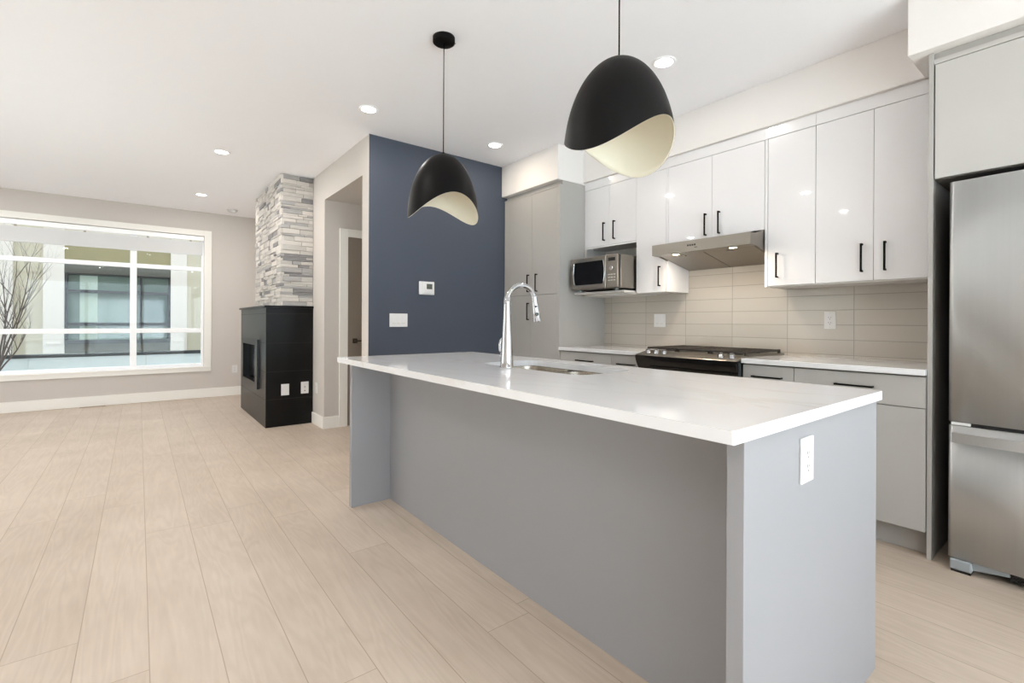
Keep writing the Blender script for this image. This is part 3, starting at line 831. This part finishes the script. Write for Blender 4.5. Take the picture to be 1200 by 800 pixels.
# countertop with a cut-out for the sink
SX0, SX1, SY0, SY1, SR = 1.437, 1.805, 1.385, 2.125, .07
def ring_slab(outer, inner, z0, z1):
    bm = nbm()
    loops = {}
    for z in (z0, z1):
        vo = [bm.verts.new((x, y, z)) for x, y in outer]; vi = [bm.verts.new((x, y, z)) for x, y in inner]
        eo = [bm.edges.new((vo[k], vo[(k + 1) % len(vo)])) for k in range(len(vo))]
        ei = [bm.edges.new((vi[k], vi[(k + 1) % len(vi)])) for k in range(len(vi))]
        bmesh.ops.triangle_fill(bm, use_beauty=True, use_dissolve=False, edges=eo + ei)
        loops[z] = (vo, vi)
    for a, b in zip(loops[z0], loops[z1]):
        for k in range(len(a)): bm.faces.new((a[k], a[(k + 1) % len(a)], b[(k + 1) % len(b)], b[k]))
    return bm
inner = rounded(SX0, SX1, SY0, SY1, SR)
IO = rounded(.958, 1.937, .489, 2.962, .004, 2)
o = obj('island_countertop', ring_slab(IO, inner, .890, .920), 'quartz')
tag(o, 'long white quartz countertop with faint veins covering the island', 'countertop')

c = thing('kitchen_sink', 'undermount stainless double-bowl sink set in the island countertop', 'sink', (1.62, 1.755, .70))
def bowl(x0, x1, y0, y1, ztop, depth, r):
    bm = nbm(); rings = []
    for z, ins in ((ztop, 0), (ztop - depth * .5, .006), (ztop - depth + .03, .012), (ztop - depth + .008, .022), (ztop - depth, .05)):
        rings.append([bm.verts.new((x, y, z)) for x, y in rounded(x0 + ins, x1 - ins, y0 + ins, y1 - ins, max(r - ins * .3, .02))])
    n = len(rings[0])
    for a, b in zip(rings, rings[1:]):
        for k in range(n):
            f = bm.faces.new((a[k], a[(k + 1) % n], b[(k + 1) % n], b[k])); f.smooth = True
    bm.faces.new(rings[-1])
    return bm
ymid = 1.765
flo = rounded(SX0 - .015, SX1 + .015, SY0 - .015, SY1 + .015, SR)
fl = ring_slab(flo, rounded(SX0 - .002, SX1 + .002, SY0 - .002, SY1 + .002, SR), .884, .889)
obj('flange', fl, 'sinksteel', c)
for y0, y1 in ((SY0, ymid - .012), (ymid + .012, SY1)):
    b = obj('bowl', bowl(SX0 - .002, SX1 + .002, y0 - .002, y1 + .002, .886, .20, .075), 'sinksteel', c)
    obj('drain', lathe([(0, .6865), (.03, .6870), (.044, .6895), (.046, .6865)], ((SX0 + SX1) / 2, (y0 + y1) / 2), 24), 'drain', b)
obj('divider', box(SX0 + .01, SX1 - .01, ymid - .013, ymid + .013, .72, .862, .006), 'sinksteel', c)

c = thing('kitchen_faucet', 'tall chrome gooseneck pull-down faucet beside the island sink', 'faucet', (1.387, 1.812, .92))
fx, fy = 1.387, 1.812
obj('body', lathe([(0, .920), (.034, .920), (.034, .926), (.0315, .932), (.029, .99), (.0255, 1.06), (.0205, 1.15), (.0175, 1.225), (.0165, 1.262), (0, 1.262)], (fx, fy), 32), 'chrome', c)
arc = [(fx, fy, 1.225), (fx, fy, 1.245)]
cxa, za, ra, rz = fx + .088, 1.235, .088, .085
for k in range(25):
    a = math.pi - math.radians(158) * k / 24
    arc.append((cxa + ra * math.cos(a), fy, za + rz * math.sin(a)))
bm = nbm(); add_tube(bm, arc, .0125, 16)
obj('spout', bm, 'chrome', c)
e = Vector(arc[-1]); dr = Vector((.18, 0, -1)).normalized()
bm = nbm(); add_tube(bm, [e - dr * .004, e + dr * .004, e + dr * .03, e + dr * .075, e + dr * .122, e + dr * .126], [.0135, .0145, .0155, .0185, .0215, .0195], 24)
sh = obj('spray_head', bm, 'chrome', c)
for s, r in ((.050, .0065), (.088, .010)):
    pc = e + dr * s + Vector((-.0095, -.0135, 0)); 
    obj('button', cyl(pc, pc + Vector((-.0045, -.0065, 0)), r, r * .9, 16), 'dark', sh)
bm = nbm(); add_tube(bm, [(fx + .0, fy + .015, .985), (fx, fy + .043, .985)], .0165, 20)
h = obj('handle', bm, 'chrome', c)
bm = nbm(); add_tube(bm, [(fx, fy + .036, .990), (fx - .004, fy + .047, 1.003), (fx - .005, fy + .050, 1.028), (fx - .002, fy + .046, 1.050), (fx + .004, fy + .040, 1.063)], [.008, .0085, .0085, .008, .006], 12)
obj('lever', bm, 'chrome', h)

# ------------------------------------------------------------------ plates, switches, thermostat
def plate(name, label, cat, pos, nrm, w=.072, hgt=.116, kind='duplex', group='white wall plates', gang=1):
    """cover plate facing nrm: '-x' or '-y'"""
    t = thing(name, label, cat, pos, group)
    P = Vector(pos)
    def bx(u0, u1, v0, v1, d0, d1, bev=0):
        # u along the wall, v up, d out of the wall
        if nrm == '-x': return box(P.x - d1, P.x - d0, P.y - u1, P.y - u0, P.z + v0, P.z + v1, bev)
        return box(P.x + u0, P.x + u1, P.y - d1, P.y - d0, P.z + v0, P.z + v1, bev)
    obj('cover_plate', bx(-w / 2, w / 2, -hgt / 2, hgt / 2, 0, .006, .002), 'plastic', t)
    if kind == 'duplex':
        r = obj('receptacle', bx(-.0165, .0165, -.033, .033, .004, .0075, .001), 'plastic', t)
        for v in (-.019, .015):
            obj('slot', bx(-.008, -.0055, v, v + .008, .007, .0078), 'slot', r)
            obj('slot', bx(.005, .0072, v, v + .007, .007, .0078), 'slot', r)
            obj('slot', bx(-.002, .002, v - .010, v - .006, .007, .0078), 'slot', r)
        for v in (-.048, .048): obj('screw', bx(-.003, .003, v - .003, v + .003, .005, .0066, .001), 'legend', t)
    elif kind == 'rocker':
        for k in range(gang):
            u = (k - (gang - 1) / 2) * .046
            r = obj('rocker', bx(u - .0165, u + .0165, -.033, .033, .004, .0085, .001), 'plastic', t)
            obj('rocker_tip', bx(u - .0155, u + .0155, -.031, -.024, .008, .0105, .001), 'legend', r)
    elif kind == 'data':
        for v in (.030, .008, -.014, -.034):
            obj('jack', bx(-.006, .006, v - .005, v + .005, .005, .0075, .001), 'slot' if v < -.03 or v > .0 and v < .02 else 'legend', t)
    else:
        obj('centre', bx(-.0165, .0165, -.033, .033, .004, .0075, .001), 'plastic', t)
    return t
plate('power_outlet', 'white duplex outlet on the grey island end panel', 'outlet', (1.351, .502, .792), '-y', .076, .116)
plate('power_outlet', 'white duplex outlet on the splashback between range and fridge panel', 'outlet', (3.600, 1.193, 1.162), '-x', .070, .116)
plate('light_switch', 'white switch plate on the splashback beneath the narrow wall cabinet', 'switch', (3.600, 2.501, 1.160), '-x', .116, .114, 'rocker', gang=2)
plate('light_switch', 'white three-rocker switch plate on the navy wall', 'switch', (1.823, YB, 1.152), '-y', .170, .118, 'rocker', gang=3)
plate('blank_plate', 'blank white cover plate on the black fireplace end, nearer its outer edge', 'cover plate', (1.257, 5.606, .395), '-y', .080, .122, 'blank')
plate('data_outlet', 'white plate with small jacks on the black fireplace end, nearer the wall', 'outlet', (1.459, 5.606, .402), '-y', .080, .130, 'data')
plate('power_outlet', 'white outlet seen edge-on on the wall beside the fireplace', 'outlet', (XW, 5.47, .405), '-x', .072, .116)
plate('power_outlet', 'white outlet low on the window wall by the fireplace', 'outlet', (1.165, YW, .402), '-y', .074, .116)

t = thing('thermostat', 'small white thermostat with grey screen on the navy wall', 'thermostat', (2.1, YB, 1.448))
obj('back_plate', box(2.020, 2.178, YB - .010, YB, 1.388, 1.510, .006), 'plastic', t)
fc = obj('cover', box(2.056, 2.164, YB - .022, YB - .008, 1.398, 1.502, .004), 'plastic', t)
obj('screen', box(2.090, 2.148, YB - .0232, YB - .021, 1.440, 1.488, .0005), 'display', fc)

# ------------------------------------------------------------------ fireplace
c = thing('fireplace', 'black tiled fireplace with grey stacked-stone chimney above it', 'fireplace', (1.3, 6.35, 0))
BX, BY0, BY1, BZ = 1.066, 5.606, 7.155, 1.282
OY0, OY1, OZ0, OZ1 = 6.107, 6.895, .440, .862
X2 = XW - .002
bm = boxes((BX, X2, BY0, OY0, 0, BZ), (BX, X2, OY1, BY1, 0, BZ), (BX, X2, OY0, OY1, 0, OZ0), (BX, X2, OY0, OY1, OZ1, BZ), (1.34, X2, OY0, OY1, OZ0, OZ1))
obj('tile_cladding', bm, 'slate', c)
bm = nbm()
for z in (.296, .594, .902, 1.219):
    add_box(bm, BX + .0, X2, BY0 - .0006, BY0 + .002, z - .0018, z + .0018)
    add_box(bm, BX - .0006, BX + .002, BY0, OY0 if OZ0 - .06 < z < OZ1 + .06 else BY1, z - .0018, z + .0018)
obj('grout', bm, 'slateline', c)
obj('mantel_slab', box(1.048, X2, 5.584, 7.19, BZ, 1.306, .002), 'slate', c)
fy0, fy1, fz0, fz1, fx0 = 5.965, 7.03, .375, .926, BX - .018
fr = obj('firebox_frame', boxes((fx0, BX, fy0, OY0, fz0, fz1), (fx0, BX, OY1, fy1, fz0, fz1), (fx0, BX, OY0, OY1, fz0, OZ0), (fx0, BX, OY0, OY1, OZ1, fz1)), 'slate', c)
obj('frame_edge', box(fx0 - .006, BX, fy0 - .012, fy0, fz0, fz1 + .003), 'dark', fr)
obj('firebox_glass', box(BX + .05, BX + .056, OY0, OY1, OZ0, OZ1), 'blackgloss', c)
# stacked ledger stone, one course after another
rnd = random.Random(11)
bm = nbm(); CX, CY0, CY1 = 1.214, 5.618, 7.03
add_box(bm, CX + .012, X2, CY0 + .012, CY1 - .012, 1.306, ZC - .002, mi=0)
z = 1.306
pick = lambda: rnd.choices((0, 1, 2, 3), (40, 32, 18, 10))[0]
def course(z0, z1, alt):
    g = .0012
    x = CX - rnd.uniform(0, .008) if alt else CX + .016
    start = x
    while x < X2 - .02:
        L = rnd.uniform(.08, .27); e = min(X2, x + L)
        if X2 - e < .04: e = X2
        add_box(bm, x + g, e - g, CY0 - rnd.uniform(-.004, .012), CY0 + .03, z0 + g, z1 - g, .0025, 1, pick()); x = e
    y = CY0 + .016 if alt else CY0 - rnd.uniform(0, .008)
    while y < CY1 - .02:
        L = rnd.uniform(.07, .26); e = min(CY1, y + L)
        if CY1 - e < .04: e = CY1
        add_box(bm, CX - rnd.uniform(-.004, .012), CX + .03, y + g, e - g, z0 + g, z1 - g, .0025, 1, pick()); y = e
k = 0
while z < ZC - .012:
    h = rnd.choice((.022, .032, .040, .048, .055)); e = min(ZC - .008, z + h)
    if ZC - .008 - e < .02: e = ZC - .008
    course(z, e, k % 2); z = e; k += 1
obj('stone_cladding', bm, ['stoneA', 'stoneB', 'stoneC', 'stoneD'], c)

# floor register under the window
t = thing('floor_vent', 'slim wooden floor vent set in the planks below the window', 'vent', (-.47, 8.33, 0))
obj('vent_frame', boxes((-.60, -.34, 8.300, 8.308, 0, .004), (-.60, -.34, 8.352, 8.360, 0, .004), (-.60, -.592, 8.308, 8.352, 0, .004), (-.348, -.34, 8.308, 8.352, 0, .004)), 'vent', t)
bm = nbm()
for k in range(14): add_box(bm, -.588 + k * .0172, -.580 + k * .0172, 8.308, 8.352, 0, .003)
obj('slat', bm, 'vent', t)
obj('vent_back', box(-.592, -.348, 8.308, 8.352, .0003, .001), 'slot', t)

# ------------------------------------------------------------------ outside the window
struct('ground', box(-40, 40, YW + .6, 60, -3.2, -3.0), 'ground')
struct('ground', boxes((-30, 30, -30, YR - .15, -.35, -.2), (-30, XL - .15, YR - .15, YW, -.35, -.2)), 'ground')
b = thing('townhouse', 'pale townhouse facade with a dark window bay across the way', 'building', (0, 15.5, -3))
YO = 15.0
obj('wall', box(-12, 12, YO + .30, YO + 1.2, -3, 7.0), 'facade', b)
for x0, x1 in ((-2.187, -1.697), (.988, 1.9)):
    sp = obj('siding', box(x0, x1, YO + .18, YO + .30, -3, 5.5), 'tan', b)
    for z in (1.847, .654, 2.246, 3.0):
        obj('siding_joint', box(x0, x1, YO + .165, YO + .18, z - .02, z + .02), 'tan', sp)
obj('wall_pier', box(-12, -2.187, YO + .05, YO + .30, -3, 5.5), 'facade', b)
obj('wall_pier', box(1.9, 12, YO + .05, YO + .30, -3, 5.5), 'facade', b)
for x0, x1 in ((-1.697, -1.345), (.645, .988)):
    pl = obj('pilaster', box(x0, x1, YO - .03, YO + .30, -3, 5.5, .01), 'facade', b)
    obj('pilaster_base', boxes((x0 + .06, x1 - .06, YO - .045, YO - .03, .575, .63), bev=.005), 'facade', pl)
BXL, BXR = -1.345, .645
obj('soffit', box(BXL, BXR, YO + .02, YO + .30, 2.452, 3.05), 'cedar', b)
obj('header', boxes((BXL, BXR, YO - .01, YO + .30, 2.235, 2.452), (BXL, BXR, YO - .03, YO, 2.235, 2.262)), 'header', b)
obj('spandrel', box(BXL, BXR, YO + .10, YO + .30, -3, .58), 'charpanel', b)
wf = obj('window_frame', boxes((BXL, BXL + .05, YO + .02, YO + .28, .576, 2.235), (BXR - .05, BXR, YO + .02, YO + .28, .576, 2.235), (BXL + .05, BXR - .05, YO + .02, YO + .28, .576, .668),
    (BXL + .05, BXR - .05, YO + .03, YO + .28, 1.787, 1.850), (BXL + .05, BXR - .05, YO + .03, YO + .28, 1.005, 1.075), (BXL + .05, BXR - .05, YO + .02, YO + .28, 2.205, 2.235), (.02, .07, YO + .03, YO + .28, .668, 2.205)), 'char', b)
for x0, x1, z0, z1, m in ((BXL + .05, .02, 1.850, 2.205, 'tint'), (BXL + .05, .02, 1.075, 1.787, 'tint'), (BXL + .05, .02, .668, 1.005, 'tint'),
                       (.07, BXR - .05, 1.850, 2.205, 'tint'), (.07, BXR - .05, 1.075, 1.787, 'tintdark'), (.07, BXR - .05, .668, 1.005, 'tint')):
    pn = obj('pane', box(x0, x1, YO + .20, YO + .21, z0, z1), m, b)
    if x1 < .1:
        obj('blind_band', box(x0 + .20, x0 + .52, YO + .185, YO + .192, z0 + .01, z1 - .01), 'sheer', pn)
# balcony front with dark cap, between the two buildings
t = thing('balcony_parapet', 'pale balcony parapet with a dark metal cap rail beyond the window', 'parapet', (0, 12.5, -3))
obj('panel', boxes((-9, -1.611, 12.5, 12.6, -3, .43), (-1.607, .123, 12.5, 12.6, -3, .43), (.127, 9, 12.5, 12.6, -3, .43)), 'parapet', t)
obj('cap_rail', box(-9, 9, 12.46, 12.64, .425, .490, .005), 'char', t)
# bare young tree
rt_ = random.Random(5)
bm = nbm()
def limb(p, d, L, r, depth):
    pts = [Vector(p)]; rr = [r]; n = 6
    dd = Vector(d).normalized()
    for k in range(n):
        dd = (dd + Vector((rt_.uniform(-.10, .10), rt_.uniform(-.10, .10), rt_.uniform(-.02, .10)))).normalized()
        pts.append(pts[-1] + dd * (L / n)); rr.append(r * (1 - .75 * (k + 1) / n))
    add_tube(bm, pts, rr, 6)
    if depth:
        for k in range(2, n + 1):
            for _ in range(2 if depth > 1 else 1):
                a = rt_.uniform(0, 2 * math.pi)
                side = Vector((math.cos(a), math.sin(a) * .6, rt_.uniform(.35, 1.1)))
                limb(pts[k], (dd + side * .9), L * rt_.uniform(.28, .48), rr[k] * .62, depth - 1)
add_tube(bm, [(-1.80, 10.8, -3.0), (-1.78, 10.8, -1.0), (-1.74, 10.8, .20), (-1.72, 10.8, .42)], [.045, .036, .027, .023], 8)
for d, L in (((.02, 0, 1), 1.75), ((.22, .05, 1), 1.75), ((.34, -.05, 1), 1.45), ((-.25, .1, 1), 1.6), ((.12, -.1, 1), 1.55), ((.55, .1, .9), .8), ((-.5, -.1, 1), 1.2)):
    limb((-1.72, 10.8, rt_.uniform(.30, .42)), d, L, .015, 2)
tag(obj('bare_tree', bm, 'bark'), 'leafless young tree with thin branches outside the window', 'tree')
